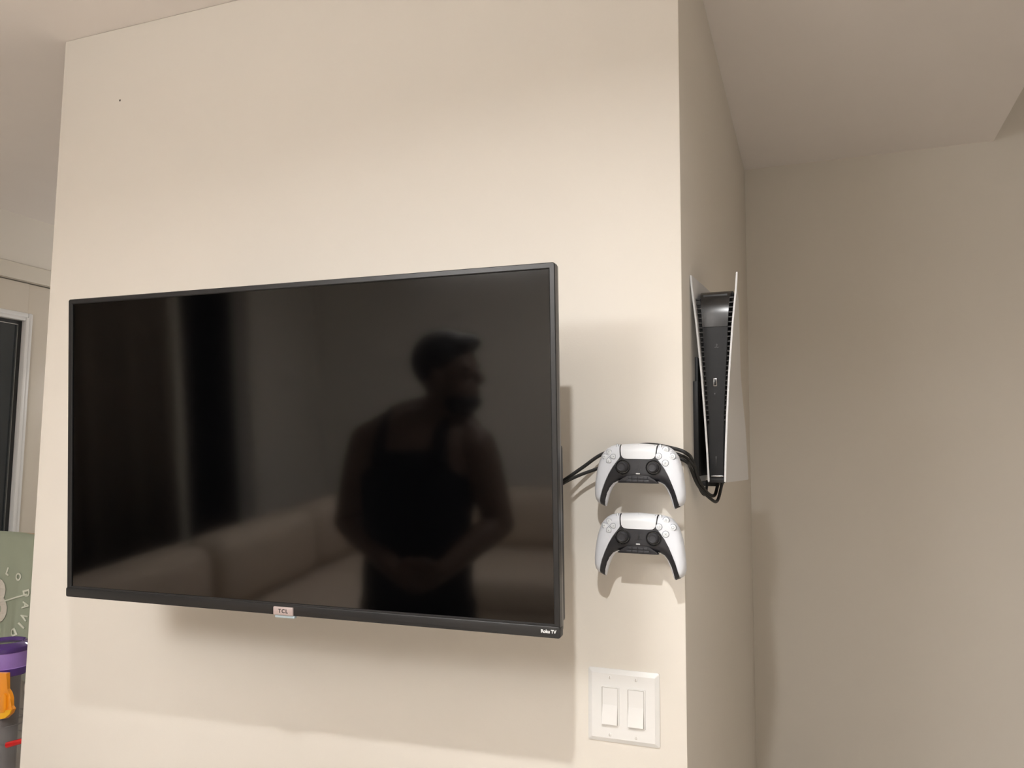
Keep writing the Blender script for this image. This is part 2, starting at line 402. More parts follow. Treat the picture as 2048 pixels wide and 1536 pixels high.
def densify(P, mx):
    out = []
    for i in range(len(P)):
        a, b = P[i], P[(i+1) % len(P)]; k = max(1, int(math.hypot(b[0]-a[0], b[1]-a[1])/mx))
        out += [(a[0]+(b[0]-a[0])*t/k, a[1]+(b[1]-a[1])*t/k) for t in range(k)]
    return out
def chaikin(P, it=1, closed=True):
    for _ in range(it):
        Q = []
        for i in range(len(P)):
            a, b = P[i], P[(i+1) % len(P)]
            Q += [(a[0]*.75+b[0]*.25, a[1]*.75+b[1]*.25), (a[0]*.25+b[0]*.75, a[1]*.25+b[1]*.75)]
        P = Q
    return P
def skin_part(poly, off, skirt, step=.0032, mx=.003):
    """sheet that follows the controller's domed face, with a skirt going down"""
    poly = densify(poly, mx); v, e, f = cdt(poly, step); q = MB()
    top = [q.bm.verts.new((p.x, -(Hf(p.x, p.y)+off), p.y)) for p in v]
    for t in f: q.bm.faces.new([top[i] for i in t])
    q.bm.verts.ensure_lookup_table()
    bd = [e_ for e_ in q.bm.edges if len(e_.link_faces) == 1]
    r = bmesh.ops.extrude_edge_only(q.bm, edges=bd)
    for g in r['geom']:
        if isinstance(g, bmesh.types.BMVert): g.co.y += skirt
    return q
def mir(P): return [(-x, z) for x, z in P[::-1]]
WHITE_L = U([(706, 246), (640, 243), (560, 258), (490, 292), (430, 350), (385, 410), (348, 510), (320, 610), (300, 720), (282, 860), (270, 1000), (272, 1100), (290, 1170), (318, 1210), (360, 1238), (372, 1190), (395, 1100), (425, 1000), (470, 885), (530, 748), (600, 625), (660, 545), (705, 490), (724, 455), (716, 350)])
PADP = U([(726, 240), (1030, 233)]) ; PADP = PADP[:1] + [(0, (650-233)*K)] + mir(PADP[:1])
PADL = U([(730, 240), (736, 340), (746, 430), (766, 466), (800, 488), (850, 495)])
TPAD = [(0, (650-234)*K)] + PADL + mir(PADL)
BLK = U([(728, 250), (722, 350), (730, 458), (711, 494), (666, 549), (606, 629), (536, 752), (476, 889), (431, 1004), (401, 1104), (378, 1194), (362, 1242), (444, 1284), (462, 1180), (492, 1070), (540, 970), (600, 895), (680, 858), (760, 850), (1030, 862)])
BLKTOP = U([(1030, 490)])
BLACK = [(0, (650-480)*K)] + [p for p in U([(850, 489), (800, 482), (768, 460), (750, 425), (738, 340)])] + BLK[2:] ; BLACK = [p for p in BLACK]
BLACKFULL = BLACK + [(-x, z) for x, z in BLACK[-2:0:-1]]
CENTER_Y = -.052                                            # plane of the controllers' mid-thickness

def ellipse_tool(cx, cz, rx, rz, n=24): return [(cx+rx*math.cos(2*math.pi*k/n), cz+rz*math.sin(2*math.pi*k/n)) for k in range(n)]
def on_face(poly, off, th, m, name, parent, bev=.0004, flat=True):
    cx = sum(p[0] for p in poly)/len(poly); cz = sum(p[1] for p in poly)/len(poly)
    y = -(Hf(cx, cz)+off)
    return MB().prism(poly, y, y+th, bev).build(name, m, parent)
def arc_line(pts, wdt, off, m, name, parent, closed=False):
    """thin raised stroke following the face"""
    q = MB(); P = pts + ([pts[0]] if closed else [])
    q.tube([(x, -(Hf(x, z)+off), z) for x, z in P], wdt, 6); return q.build(name, m, parent)

def make_controller(label_):
    c = empty('game_controller', (0, 0, 0), label_, 'controller', 'controllers hung on the wall')
    # back shell: closed pillow under the faceplates
    poly = densify(FULL, .003); v, e, f = cdt(poly, .0035); q = MB(); nb = len(poly)
    dd = [0 if i < nb else bdist((p.x, p.y)) for i, p in enumerate(v)]
    fr = [q.bm.verts.new((p.x, -(dome(d, .0115, .0135)+bend(p.y)), p.y)) for p, d in zip(v, dd)]
    bk = [fr[i] if i < nb else q.bm.verts.new((p.x, dome(d, .017, .020)-bend(p.y), p.y)) for i, (p, d) in enumerate(zip(v, dd))]
    for t in f:
        q.bm.faces.new([fr[i] for i in t])
        try: q.bm.faces.new([bk[i] for i in t][::-1])
        except ValueError: pass
    sh = q.build('back_shell', M_SHELL, c, angle=60)
    lp = skin_part(WHITE_L, .0012, .003).build('left_faceplate', M_SHELL, c, angle=50)
    rp = skin_part(mir(WHITE_L), .0012, .003).build('right_faceplate', M_SHELL, c, angle=50)
    skin_part(TPAD, .0018, .004).build('touchpad', M_PAD, c, angle=50)
    skin_part([(x*1.075, z) for x, z in TPAD], .0009, .002).build('touchpad_seam', M_CBLACK, c, angle=50)
    bl = skin_part(BLACKFULL, .0007, .003).build('center_frame', M_CBLACK, c, angle=50)
    # direction pad: four separate keys
    px, pz = U([(537, 447)])[0]
    for k in range(4):
        a = k*math.pi/2; base = [(0, .0019), (-.0038, .0056), (-.0040, .0098), (-.0026, .0112), (.0026, .0112), (.0040, .0098), (.0038, .0056)]
        P = [(px+x*math.cos(a)-z*math.sin(a), pz+x*math.sin(a)+z*math.cos(a)) for x, z in base]
        cxx = sum(p[0] for p in P)/7; czz = sum(p[1] for p in P)/7
        G = [(cxx+(x-cxx)*1.14, czz+(z-czz)*1.14) for x, z in P]
        on_face(G, .0016, .002, M_BTNGAP, 'key_gap', lp, 0)
        on_face(P, .0024, .003, M_BTN, 'direction_key', lp, .0005)
        tri = [(x*.32, .0084+z) for x, z in ((-.0035, -.0009), (.0035, -.0009), (0, .0012))]
        T = [(px+x*math.cos(a)-z*math.sin(a), pz+x*math.sin(a)+z*math.cos(a)) for x, z in tri]
        on_face(T, .00255, .0004, M_SYM, 'arrow_mark', lp, 0)
    # action buttons
    ax, az = U([(1482, 470)])[0]
    for k, (dx, dz) in enumerate(((0, .0116), (.0116, 0), (0, -.0116), (-.0116, 0))):
        cx, cz = ax+dx, az+dz
        on_face(ellipse_tool(cx, cz, .0058, .0058), .0016, .002, M_BTNGAP, 'button_gap', rp, 0)
        b = on_face(ellipse_tool(cx, cz, .0051, .0051), .0027, .003, M_BTN, 'action_button', rp, .0007)
        y = -(Hf(cx, cz)+.00285); sy = MB(); r_ = .0022; wd = .00028
        def st(P): sy.tube([(cx+x, y, cz+z) for x, z in P], wd, 6)
        if k == 0: st([(r_*math.cos(R(t)), r_*math.sin(R(t))) for t in (90, 210, 330, 90)])
        elif k == 1: st([(r_*math.cos(R(t)), r_*math.sin(R(t))) for t in range(0, 361, 24)])
        elif k == 2: st([(-r_*.8, -r_*.8), (r_*.8, r_*.8)]); st([(-r_*.8, r_*.8), (r_*.8, -r_*.8)])
        else: st([(-r_*.8, -r_*.8), (r_*.8, -r_*.8), (r_*.8, r_*.8), (-r_*.8, r_*.8), (-r_*.8, -r_*.8)])
        sy.build('symbol', M_SYM, b)
    # create / options keys
    for s_, par in ((-1, lp), (1, rp)):
        cx, cz = s_*.0370, (650-292)*K
        on_face(rrect(cx-.0021, cx+.0021, cz-.0044, cz+.0044, .0018), .0015, .002, M_BTNGAP, 'key_gap', par, 0)
        on_face(rrect(cx-.0016, cx+.0016, cz-.0039, cz+.0039, .0014), .0022, .002, M_BTN, 'menu_key', par, .0003)
    # thumb sticks
    for s_ in (-1, 1):
        cx, cz = s_*.0262, (650-640)*K
        y = -(Hf(cx, cz)+.0006)
        mt_ = Matrix.Translation((cx, y, cz)) @ Matrix.Rotation(R(90), 4, 'X')
        well = MB().lathe([(.0128, 0), (.0130, .0016), (.0122, .0026), (.0112, .0022), (.0108, .0002), (0, .0002)], 32, mt_).build('stick_ring', M_RING, c)
        st_ = MB().lathe([(.0098, .0002), (.0090, .0030), (.0058, .0055), (.0052, .0085), (.0074, .0094), (.0080, .0106), (.0078, .0120), (.0068, .0127), (.0056, .0125), (.0048, .0118), (0, .0115)], 32, mt_).build('thumb_stick', M_STICK, c)
    # speaker holes, logo, mute button
    for row, n_h in ((0, 5), (1, 4)):
        for k in range(n_h):
            cx = (k-(n_h-1)/2)*.0030; cz = (650-552+row*-26)*K
            on_face(ellipse_tool(cx, cz, .00075, .00075, 8), .00085, .0006, M_LOGO, 'speaker_hole', bl, 0)
    lz = (650-648)*K
    lg = MB(); y = -(Hf(0, lz)+.0011)
    lg.prism([(-.0012, lz-.0030), (-.0012, lz+.0042), (.0008, lz+.0040), (.0026, lz+.0026), (.0026, lz+.0004), (.0008, lz-.0002), (.0008, lz+.0024), (.0004, lz+.0026), (.0004, lz-.0036)], y, y+.0005)
    lg.prism([(-.0052, lz-.0030), (-.0014, lz-.0012), (-.0014, lz-.0024), (-.0036, lz-.0034), (-.0014, lz-.0038), (-.0014, lz-.0046), (-.0046, lz-.0044)], y, y+.0005)
    lg.prism([(.0006, lz-.0014), (.0052, lz-.0020), (.0052, lz-.0032), (.0006, lz-.0048), (.0006, lz-.0038), (.0030, lz-.0030), (.0006, lz-.0026)], y, y+.0005)
    lg.build('logo_mark', M_LOGO, bl, smooth=False)
    cz = (650-748)*K; on_face(rrect(-.0036, .0036, cz-.0010, cz+.0010, .0009), .0016, .0014, M_MUTE, 'mute_button', bl, .0003)
    # ribbed lower block with its ports
    BB = U([(690, 880), (730, 850), (850, 772), (1030, 770)]); BB = BB + mir(BB[:-1]); zb = (650-905)*K
    low = [(BB[0][0]+.002, zb)] + BB + [(-BB[0][0]-.002, zb)]
    yb_ = -(Hf(0, (650-830)*K)) - .004
    pb_ = MB().prism(low, yb_, yb_+.010, .0006).build('port_block', M_CBLACK, c)
    for k in range(4):
        x0 = -.0195+k*.0099
        for r2 in range(2):
            zt = (650-800-48*r2)*K
            if r2 == 0 and k in (0, 3): x0_ = x0+(.003 if k == 0 else 0); x1_ = x0+.0092-(.003 if k == 3 else 0)
            else: x0_, x1_ = x0, x0+.0092
            box('port_rib', (x0_, yb_-.0012, zt-.0040), (x1_, yb_+.001, zt), M_STICK, pb_, .0003)
    # shoulder triggers on the top edge
    for s_ in (-1, 1):
        MB().box((s_*.041-.012, .002, .026), (s_*.041+.012, .019, .0345), .003, 3).build('shoulder_button', M_CBLACK, c)
    for ch in (lp, rp): pass
    return c
def copy_tree(o, parent=None):
    c = o.copy(); C.objects.link(c); c.parent = parent
    for ch in list(o.children): copy_tree(ch, c)
    return c
ctl1 = make_controller('white and black game controller hung above the other, black cables passing behind it')
ctl2 = copy_tree(ctl1); ctl2['label'] = 'white and black game controller hung below the other, nearer the light switch'
def place(c, x, z, yaw):
    c.matrix_world = Matrix.Translation((x, CENTER_Y, z)) @ Matrix.Rotation(R(.5), 4, 'Y') @ Matrix.Rotation(R(yaw), 4, 'Z') @ Matrix.Rotation(R(-3), 4, 'X') @ Matrix.Diagonal((1, 1, .985, 1))
place(ctl1, -.0450, EYE-.0143, 0)
place(ctl2, -.0455, EYE-.1322, 0)
for nm, c_ in (('upper', ctl1), ('lower', ctl2)):
    p = c_.matrix_world.translation
    hd = empty('controller_hook', (p.x, 0, p.z), 'small white wall hook hidden behind the '+nm+' controller', 'hook', 'controller hooks')
    box('hook_base', (-.016, -.005, -.020), (.016, 0, .020), M_PLATE, hd, .002)
    MB().tube([(0, -.004, .004), (0, -.030, .004)], .006, 12).build('hook_arm', M_PLATE, hd)
    box('hook_cradle', (-.020, -.0335, -.012), (.020, -.029, .020), M_PLATE, hd, .002)

# ------------------------------------------------------------------ game console on the side of the wall
gc = empty('game_console', (.0675, .092, EYE-.0400), 'upright game console with flared white side panels and glossy black front', 'game console')
CH, CD = .390, .260
def interp(tab, z):
    for (z0, a), (z1, b) in zip(tab[:-1], tab[1:]):
        if z <= z1: return a+(b-a)*max(0, z-z0)/(z1-z0)
    return tab[-1][1]
FRONT = [(0, .0160), (.06, .0183), (.12, .0215), (.20, .0265), (.30, .0352), (.36, .0420), (.39, .0440)]
BACK = [(0, .0365), (.10, .0330), (.22, .0245), (.39, .0235)]
def pan_half(z, s): return interp(FRONT, z)*(1-s)**1.3 + interp(BACK, z)*(1-(1-s)**1.3)
for sgn, nm in ((-1, 'left_panel'), (1, 'right_panel')):
    q = MB(); NZ, NS = 20, 10; th = .0032; g = {}
    for i in range(NZ+1):
        for j in range(NS+1):
            z = CH*i/NZ; s_ = j/NS
            yy = CD*s_ + (.004 if 0 < i < NZ else .007)*(1 if j == 0 else 0)*0
            # panels sweep: the front edge leans back a little towards the foot
            yy += .018*(1-z/CH)**2*(1-s_)*0
            x = pan_half(z, s_)
            for w_, t in (('o', 0), ('i', th)):
                g[w_, i, j] = q.bm.verts.new((sgn*(x-t), yy, z))
    for i in range(NZ):
        for j in range(NS):
            q.bm.faces.new([g['o', a, b] for a, b in ((i, j), (i+1, j), (i+1, j+1), (i, j+1))])
            q.bm.faces.new([g['i', a, b] for a, b in ((i, j), (i, j+1), (i+1, j+1), (i+1, j))])
    for i in range(NZ):
        for j in (0, NS): q.bm.faces.new((g['o', i, j], g['i', i, j], g['i', i+1, j], g['o', i+1, j]))
    for j in range(NS):
        for i in (0, NZ): q.bm.faces.new((g['o', i, j], g['o', i, j+1], g['i', i, j+1], g['i', i, j]))
    bmesh.ops.recalc_face_normals(q.bm, faces=q.bm.faces)
    es = [e for e in q.bm.edges if len(e.link_faces) == 2 and e.calc_face_angle(0) > R(50)]
    bmesh.ops.bevel(q.bm, geom=es, offset=.0012, segments=2, affect='EDGES', clamp_overlap=True)
    q.build(nm, M_PANEL, gc, angle=60)
SPN = [(0, .0105), (.03, .0108), (.10, .0125), (.16, .0155), (.20, .0182), (.26, .0215), (.32, .0250), (.345, .0272), (.37, .0300)]
# glossy spine: side profile rises straight, then rolls back over the top
prof = [(.010, .008), (.010, .060), (.010, .120), (.010, .180), (.010, .240), (.010, .290), (.010, .315), (.012, .330), (.017, .343), (.026, .354), (.040, .362), (.060, .366), (.10, .368), (.22, .368)]
def spine(rng, name, m, y_off=0):
    q = MB(); rows = []
    for y, z in rng:
        hwid = min(interp(SPN, z), pan_half(z, y/CD)-.0045)
        # slight crown across the width
        rows.append([q.bm.verts.new((hwid*t, y+y_off+(.0007 if z > .28 else .0002)*t*t, z)) for t in (-1, -.75, -.4, 0, .4, .75, 1)] )
    low = [[q.bm.verts.new((v.co.x*.96, v.co.y+.012 if z < .355 else v.co.y, z if z < .355 else z-.012)) for v in (r[0], r[-1])] for r, (y, z) in zip(rows, rng)]
    for a, b, la, lb in zip(rows[:-1], rows[1:], low[:-1], low[1:]):
        for k in range(6): q.bm.faces.new((a[k], a[k+1], b[k+1], b[k]))
        q.bm.faces.new((a[0], b[0], lb[0], la[0])); q.bm.faces.new((a[-1], la[1], lb[1], b[-1]))
    return q.build(name, m, gc, angle=50)
spine(prof[5:], 'spine_top', M_SPINE)
spine(prof[:5]+[(.010, .2895)], 'spine_front', M_SPINE_LOW, .0006)
# core between the panels
q = MB(); NZ = 14
rows = []
for i in range(NZ+1):
    z = .004+.350*i/NZ; r_ = []
    for s_ in (.09, .3, .6, .96):
        x = min(pan_half(z, s_)-.0036, .022+.012*s_) - .0008
        r_.append((x, CD*s_))
    rows.append([q.bm.verts.new((x, y, z)) for x, y in r_] + [q.bm.verts.new((-x, y, z)) for x, y in r_[::-1]])
for a, b in zip(rows[:-1], rows[1:]):
    for k in range(8): q.bm.faces.new((a[k], a[(k+1) % 8], b[(k+1) % 8], b[k]))
q.bm.faces.new(rows[0][::-1]); q.bm.faces.new(rows[-1]); q.build('core', M_BLACK, gc, angle=50)
# vent fins in the slots between spine and panels
for sgn in (-1, 1):
    for k in range(26):
        z = .115+k*.0092
        a = interp(SPN, z)*.99; b = min(pan_half(z, .06)-.0036, a+.010)
        MB().box((sgn*a, .014, z-.0016), (sgn*b, .022, z+.0012), .0004, 1).build('vent_fin', M_VENT, gc)
# ports, button, foot
po = box('usb_port', (-.0045, .0088, .1775), (.0025, .0112, .1925), M_SILVER, gc, .0008)
box('port_slot', (-.0032, .0083, .1790), (.0012, .0090, .1912), M_LOGO, po, .0003)
MB().prism(rrect(-.0030, -.0006, .1585, .1650, .0011), .0090, .0112, .0003).build('usb_c_port', M_VENT, gc)
MB().prism(rrect(-.0022, -.0004, .0300, .0480, .0008), .0091, .0112, .0003).build('power_button', M_VENT, gc)
lg = MB(); lz, y, kx, cx = .2535, .0094, 1.1, .0025
lg.prism([(cx-.0010, lz-.0030), (cx-.0010, lz+.0040), (cx+.0010, lz+.0036), (cx+.0024, lz+.0022), (cx+.0022, lz+.0004), (cx+.0006, lz), (cx+.0004, lz-.0034)], y, y+.0016)
lg.prism([(cx-.0048, lz-.0034), (cx-.0012, lz-.0014), (cx-.0012, lz-.0040)], y, y+.0016).prism([(cx+.0006, lz-.0016), (cx+.0048, lz-.0026), (cx+.0006, lz-.0044)], y, y+.0016)
lg.build('logo_mark', mat('console logo', (.045, .045, .05), .5), gc, smooth=False)
MB().box((-.0112, .0088, .0100), (.0112, .0300, .0122), .0004).build('silver_line', M_SILVER, gc)
MB().box((-.0140, .0120, -.0010), (.0140, .0600, .0080), .001).build('foot', M_BLACK, gc)

cm = empty('console_wall_bracket', (XR, .15, EYE-.05), 'black bracket fixing the game console to the side of the wall', 'bracket')
box('bracket_plate', (0, .0, .02), (.006, .17, .25), M_STEEL, cm, .001)
box('bracket_ledge', (.004, .02, .0005), (.036, .15, .0090), M_STEEL, cm, .001)
box('bracket_lip', (.0, -.030, .02), (.0095, .0, .20), M_STEEL, cm, .001)

# ------------------------------------------------------------------ cables
P0 = TM @ Vector((.487, .030, -.050))
def cable(name, pts, r_, lab, grp=None):
    return tag(MB().tube(smooth_path(pts, 8), r_, 10).build(name, M_CABLE), lab, 'cable', grp)
cable('video_cable', [(-.42, -.022, EYE-.09), (-.25, -.030, EYE-.075), pix((1124, 963), 1, -.040), pix((1165, 935), 1, -.030), pix((1205, 908), 1, -.020), (-.075, -.0075, EYE+.022), pix((1300, 889), 1, -.010), (.012, -.013, EYE+.019), (XR+.008, -.008, EYE+.010), pix((1385, 922), 1, .045), pix((1399, 962), 1, .075), (.047, .115, EYE-.060), (.056, .155, EYE-.066), (.062, .168, EYE-.040)], .0032,
      'upper black cable from the television arching over the upper controller')
cable('power_cable', [(-.42, -.030, EYE-.105), (-.25, -.040, EYE-.085), pix((1124, 968), 1, -.052), pix((1160, 950), 1, -.040), pix((1195, 937), 1, -.030), (-.090, -.0150, EYE+.002), pix((1300, 897), 1, -.0080), (.008, -.009, EYE+.006), (XR+.006, -.004, EYE-.004), pix((1381, 936), 1, .045), pix((1397, 972), 1, .080), (.054, .118, EYE-.072), (.062, .150, EYE-.075), (.070, .162, EYE-.040)], .0030,
      'lower black cable from the television passing behind the upper controller')
cable('network_cable', [(-.100, -.0055, EYE+.001), (-.06, -.006, EYE+.012), pix((1310, 892), 1, -.006), (.008, -.006, EYE+.012), (XR+.005, .002, EYE+.003), pix((1388, 936), 1, .060), pix((1400, 978), 1, .095), (.042, .130, EYE-.064), (.040, .172, EYE-.040)], .0026,
      'thin black cable looping down to the foot of the console')

# ------------------------------------------------------------------ hall: printed cloth over a rack, canister on a stool
YC = .70
def cp(x, y): return pix((x, y), 1, YC)
rk = empty('clothes_rack', (cp(0, 1100).x, YC+.03, 0), 'pale wooden rack under the printed green cloth', 'rack')
topz = cp(25, 1057).z-.03
M_WOOD = mat('pale wood', (.50, .38, .26), .5, var=.12, vscale=20)
for sx in (-.33, .30):
    MB().tube([(sx, .01, .0), (sx, .01, topz)], .014, 12).build('post', M_WOOD, rk)
    box('foot', (sx-.02, -.18, 0), (sx+.02, .20, .025), M_WOOD, rk, .004)
MB().tube([(-.34, .01, topz), (.31, .01, topz)], .013, 12).build('rail', M_WOOD, rk)
M_CLOTH = mat('sage cloth', (.36, .40, .31), .9, spec=.1, bump=.12, bscale=700, var=.06, vscale=14)
rx = rk.location.x
q = MB(); NX, NZc = 60, 40; g = {}
def fold(x, t): return .007*math.sin(x*46+.6)*t + .005*math.sin(x*91+2)*t*t
for i in range(NX+1):
    x = -.30+.57*i/NX
    for j in range(NZc+1):
        u_ = j/NZc*1.0 - .42                       # hangs .42 behind, .58 in front
        rr = .0165
        if u_ > .03: y, z = YC+.040-rr-.0-.012*min(1, u_*3)+fold(x, min(1, u_*2.2)), topz+rr-.01-(u_-.03)*.92
        elif u_ < -.03: y, z = YC+.040+rr+.006, topz+rr-.01+(u_+.03)*.92
        else:
            a = u_/.03*math.pi/2; y, z = YC+.040-rr*math.sin(a), topz+rr*math.cos(a)*.9+.0
        g[i, j] = q.bm.verts.new((rx+x, y, z-.010*abs(x)-.012*x))
for i in range(NX):
    for j in range(NZc): q.bm.faces.new((g[i, j], g[i+1, j], g[i+1, j+1], g[i, j+1]))
bmesh.ops.recalc_face_normals(q.bm, faces=q.bm.faces)
bmesh.ops.solidify(q.bm, geom=list(q.bm.faces), thickness=.003)
cl = tag(q.build('printed_cloth', M_CLOTH, angle=80), 'sage green cloth printed with a ring of white letters, draped over a rack', 'cloth')
M_PRINT = mat('cloth print', (.74, .76, .66), .9, var=.05); M_PRINT2 = mat('cloth numeral', (.66, .62, .55), .9, var=.06)
cx0, cy0 = -5, 1203
YT = YC+.040-.0165-.012-.016
def clothy(x, z):
    u_ = .03+(topz+.0065-(z+.010*abs(x)+.012*x))/.92
    return YC+.040-.0165-.012*min(1, u_*3)+fold(x, min(1, u_*2.2))
def lett(ch, x, y, size, m, nm='letter', rot=None, wt=.0012):
    yc_ = YT
    for _ in range(3): p = pix((x, y), 1, yc_); yc_ = clothy(p.x-rx, p.z)
    ang = math.atan2(x-cx0, cy0-y) if rot is None else rot
    o = text_mesh(nm, ch, size, m, Matrix.Translation(p) @ Matrix.Rotation(ang, 4, 'Y') @ FACE, cl, .0008, wt)
    for v in o.data.vertices: v.co.y += clothy(v.co.x-rx, v.co.z) - .0036 - p.y
for ch, x, y in (('L', 17.3, 1143.5), ('O', 38, 1154), ('D', 54.5, 1186), ('A', 53.2, 1210), ('V', 49.5, 1233), ('I', 39.6, 1251), ('D', 27.5, 1264)):
    lett(ch, x, y, .036, M_PRINT)
lett('8', -9, 1206, .215, M_PRINT2, 'numeral', R(-14), .006)
a, b = pix((4, 1203), 1, YT+.006), pix((47, 1190), 1, YT+.006)
hd_ = [a.lerp(b, t/6) for t in range(7)]
MB().tube([(p_.x, clothy(p_.x-rx, p_.z)-.0025, p_.z) for p_ in hd_], .0032, 6).build('printed_hand', M_PRINT, cl)

YV = .36
cc = pix((10, 1313), 1, YV)
ZB = cc.z-.045-.36
st = empty('stool', (cc.x, YV, 0), 'small round wooden stool under the clear canister', 'stool')
MB().lathe([(0, ZB-.03), (.15, ZB-.03), (.155, ZB-.015), (.15, ZB), (0, ZB)], 32, None).build('seat', M_WOOD, st)
for k in range(3):
    a = R(90+120*k); MB().tube([(.10*math.cos(a), .10*math.sin(a), ZB-.02), (.14*math.cos(a), .14*math.sin(a), 0)], .014, 10).build('leg', M_WOOD, st)
cn = empty('plastic_canister', (cc.x, YV, ZB), 'clear plastic canister with glossy purple lid, orange piece and red catch', 'canister')
RC = .068; HB = .36
M_CLEAR = mat('clear plastic', (.80, .79, .80), .06, trans=.85, ior=1.3)
M_CORE = mat('grey core', (.16, .145, .14), .5, var=.15, vscale=30)
M_PURP = mat('purple plastic', (.075, .030, .19), .10, coat=.6, var=.12, vscale=30)
M_PURPL = mat('light purple', (.33, .20, .56), .22, coat=.3, var=.10, vscale=40)
M_ORANGE = mat('orange plastic', (.85, .30, .01), .30, coat=.3); M_YEL = mat('orange edge', (.90, .46, .01), .3)
M_RED = mat('red plastic', (.55, .01, .012), .18, coat=.5)
MB().lathe([(RC-.022, .002), (RC-.022, HB-.004)], 36).build('inner_core', M_CORE, cn)
MB().lathe([(0, 0), (RC-.004, 0), (RC, .004), (RC, HB), (RC-.002, HB), (RC-.002, .005), (0, .003)], 40).build('clear_body', M_CLEAR, cn)
MB().lathe([(RC+.0005, HB-.002), (RC+.002, HB), (RC+.002, HB+.020)], 40).build('lower_band', M_PURP, cn)
MB().lathe([(RC+.002, HB+.020), (RC+.0005, HB+.022), (RC+.0005, HB+.064), (RC+.002, HB+.066)], 40).build('lid_wall', M_PURPL, cn)
lid = MB().lathe([(RC+.002, HB+.066), (RC+.004, HB+.070), (RC+.003, HB+.080), (RC-.006, HB+.090), (RC-.014, HB+.093), (RC-.020, HB+.090), (RC-.024, HB+.084), (0, HB+.083)], 40).build('lid', M_PURP, cn)
MB().lathe([(0, HB+.0845), (RC-.026, HB+.0845), (RC-.026, HB+.0835)], 32).build('lid_window', mat('lid window', (.07, .08, .07), .1, coat=.5), lid)
for k in range(3):
    zz_ = HB+.034+.008*k
    MB().tube([((RC+.0012)*math.cos(R(a)), (RC+.0012)*math.sin(R(a)), zz_) for a in range(-118, -72, 6)], .0012, 6).build('lid_rib', M_PURPL, lid)
def cpx(x, y):
    p = pix((x, y), 1, YV-RC-.004); return (p.x-cc.x, p.z-ZB)
def flat(pts, y0, y1, nm, m, par=cn, bev=.002): return MB().prism([cpx(*p_) for p_ in pts], y0, y1, bev).build(nm, m, par)
og = flat([(-12, 1345), (15, 1346), (15, 1378), (20, 1386), (23, 1396), (23, 1412), (27, 1418), (23, 1427), (12, 1437), (-12, 1440)], -RC-.006, -RC+.004, 'orange_piece', M_ORANGE)
flat([(4, 1425), (5, 1405), (8, 1390), (12, 1386), (16, 1391), (16, 1415), (12, 1424)], -RC-.011, -RC-.005, 'orange_grip', M_ORANGE, og)
flat([(-12, 1422), (22, 1419), (26, 1419), (22, 1428), (12, 1436), (-12, 1439)], -RC-.009, -RC-.005, 'orange_rim', M_YEL, og, .001)
bx_, bz_ = cpx(44, 1379)
MB().lathe([(0, .004), (.010, .004), (.013, .002), (.0135, 0)], 24, Matrix.Translation((bx_, -RC*.80, bz_)) @ Matrix.Diagonal((1, 1, 1.35, 1)) @ Matrix.Rotation(R(90), 4, 'X')).build('round_badge', mat('badge', (.30, .27, .25), .3, coat=.4), cn)
for k, yy_ in enumerate((1453, 1466, 1500)):
    z_ = cpx(0, yy_)[1]
    MB().lathe([(RC, z_-.002), (RC+.0025, z_-.0015), (RC+.0025, z_+.0015), (RC, z_+.002)], 40).build('seam_ring', M_CLEAR, cn)
(x1, z1), (x2, z2) = cpx(17, 1488), cpx(46, 1483)
MB().tube([(x1, -RC-.010, z1), (x1+.004, -RC-.011, z1), (x2, -RC+.002, z2+.002), (x2+.012, -RC+.012, z2+.003)], [.004, .0085, .007, .006], 12).build('red_catch', M_RED, cn)

# ------------------------------------------------------------------ sofa (seen in the screen)
M_SOFA = mat('sofa fabric', (.56, .46, .37), .9, spec=.15, bump=.15, bscale=400, var=.06, vscale=10)
so = empty('corner_sofa', (-1.9, -2.5, 0), 'beige corner sofa with loose back cushions', 'sofa')
def sbox(nm, a, b, bev=.04): return MB().box(tuple(a[i]-(-1.9, -2.5, 0)[i] for i in range(3)), tuple(b[i]-(-1.9, -2.5, 0)[i] for i in range(3)), bev, 4).build(nm, M_SOFA, so)
sbox('base', (-2.55, -3.75, .06), (-1.50, -1.15, .28), .02)
sbox('base', (-1.50, -3.75, .06), (-.35, -2.85, .28), .02)
sbox('backrest', (-2.62, -3.82, .10), (-2.36, -1.15, .72))
sbox('backrest', (-2.36, -3.95, .10), (-.35, -3.70, .72))
sbox('armrest', (-2.60, -1.14, .06), (-1.50, -.95, .58))
for k in range(3): sbox('seat_cushion', (-2.38, -3.70+k*.84, .28), (-1.49, -2.87+k*.84, .46), .05)
sbox('seat_cushion', (-1.48, -3.70, .28), (-.36, -2.84, .46), .05)
for k in range(3): sbox('back_cushion', (-2.40, -3.66+k*.84, .46), (-2.14, -2.86+k*.84, .80), .08)
sbox('back_cushion', (-1.50, -3.70, .46), (-.42, -3.46, .80), .08)

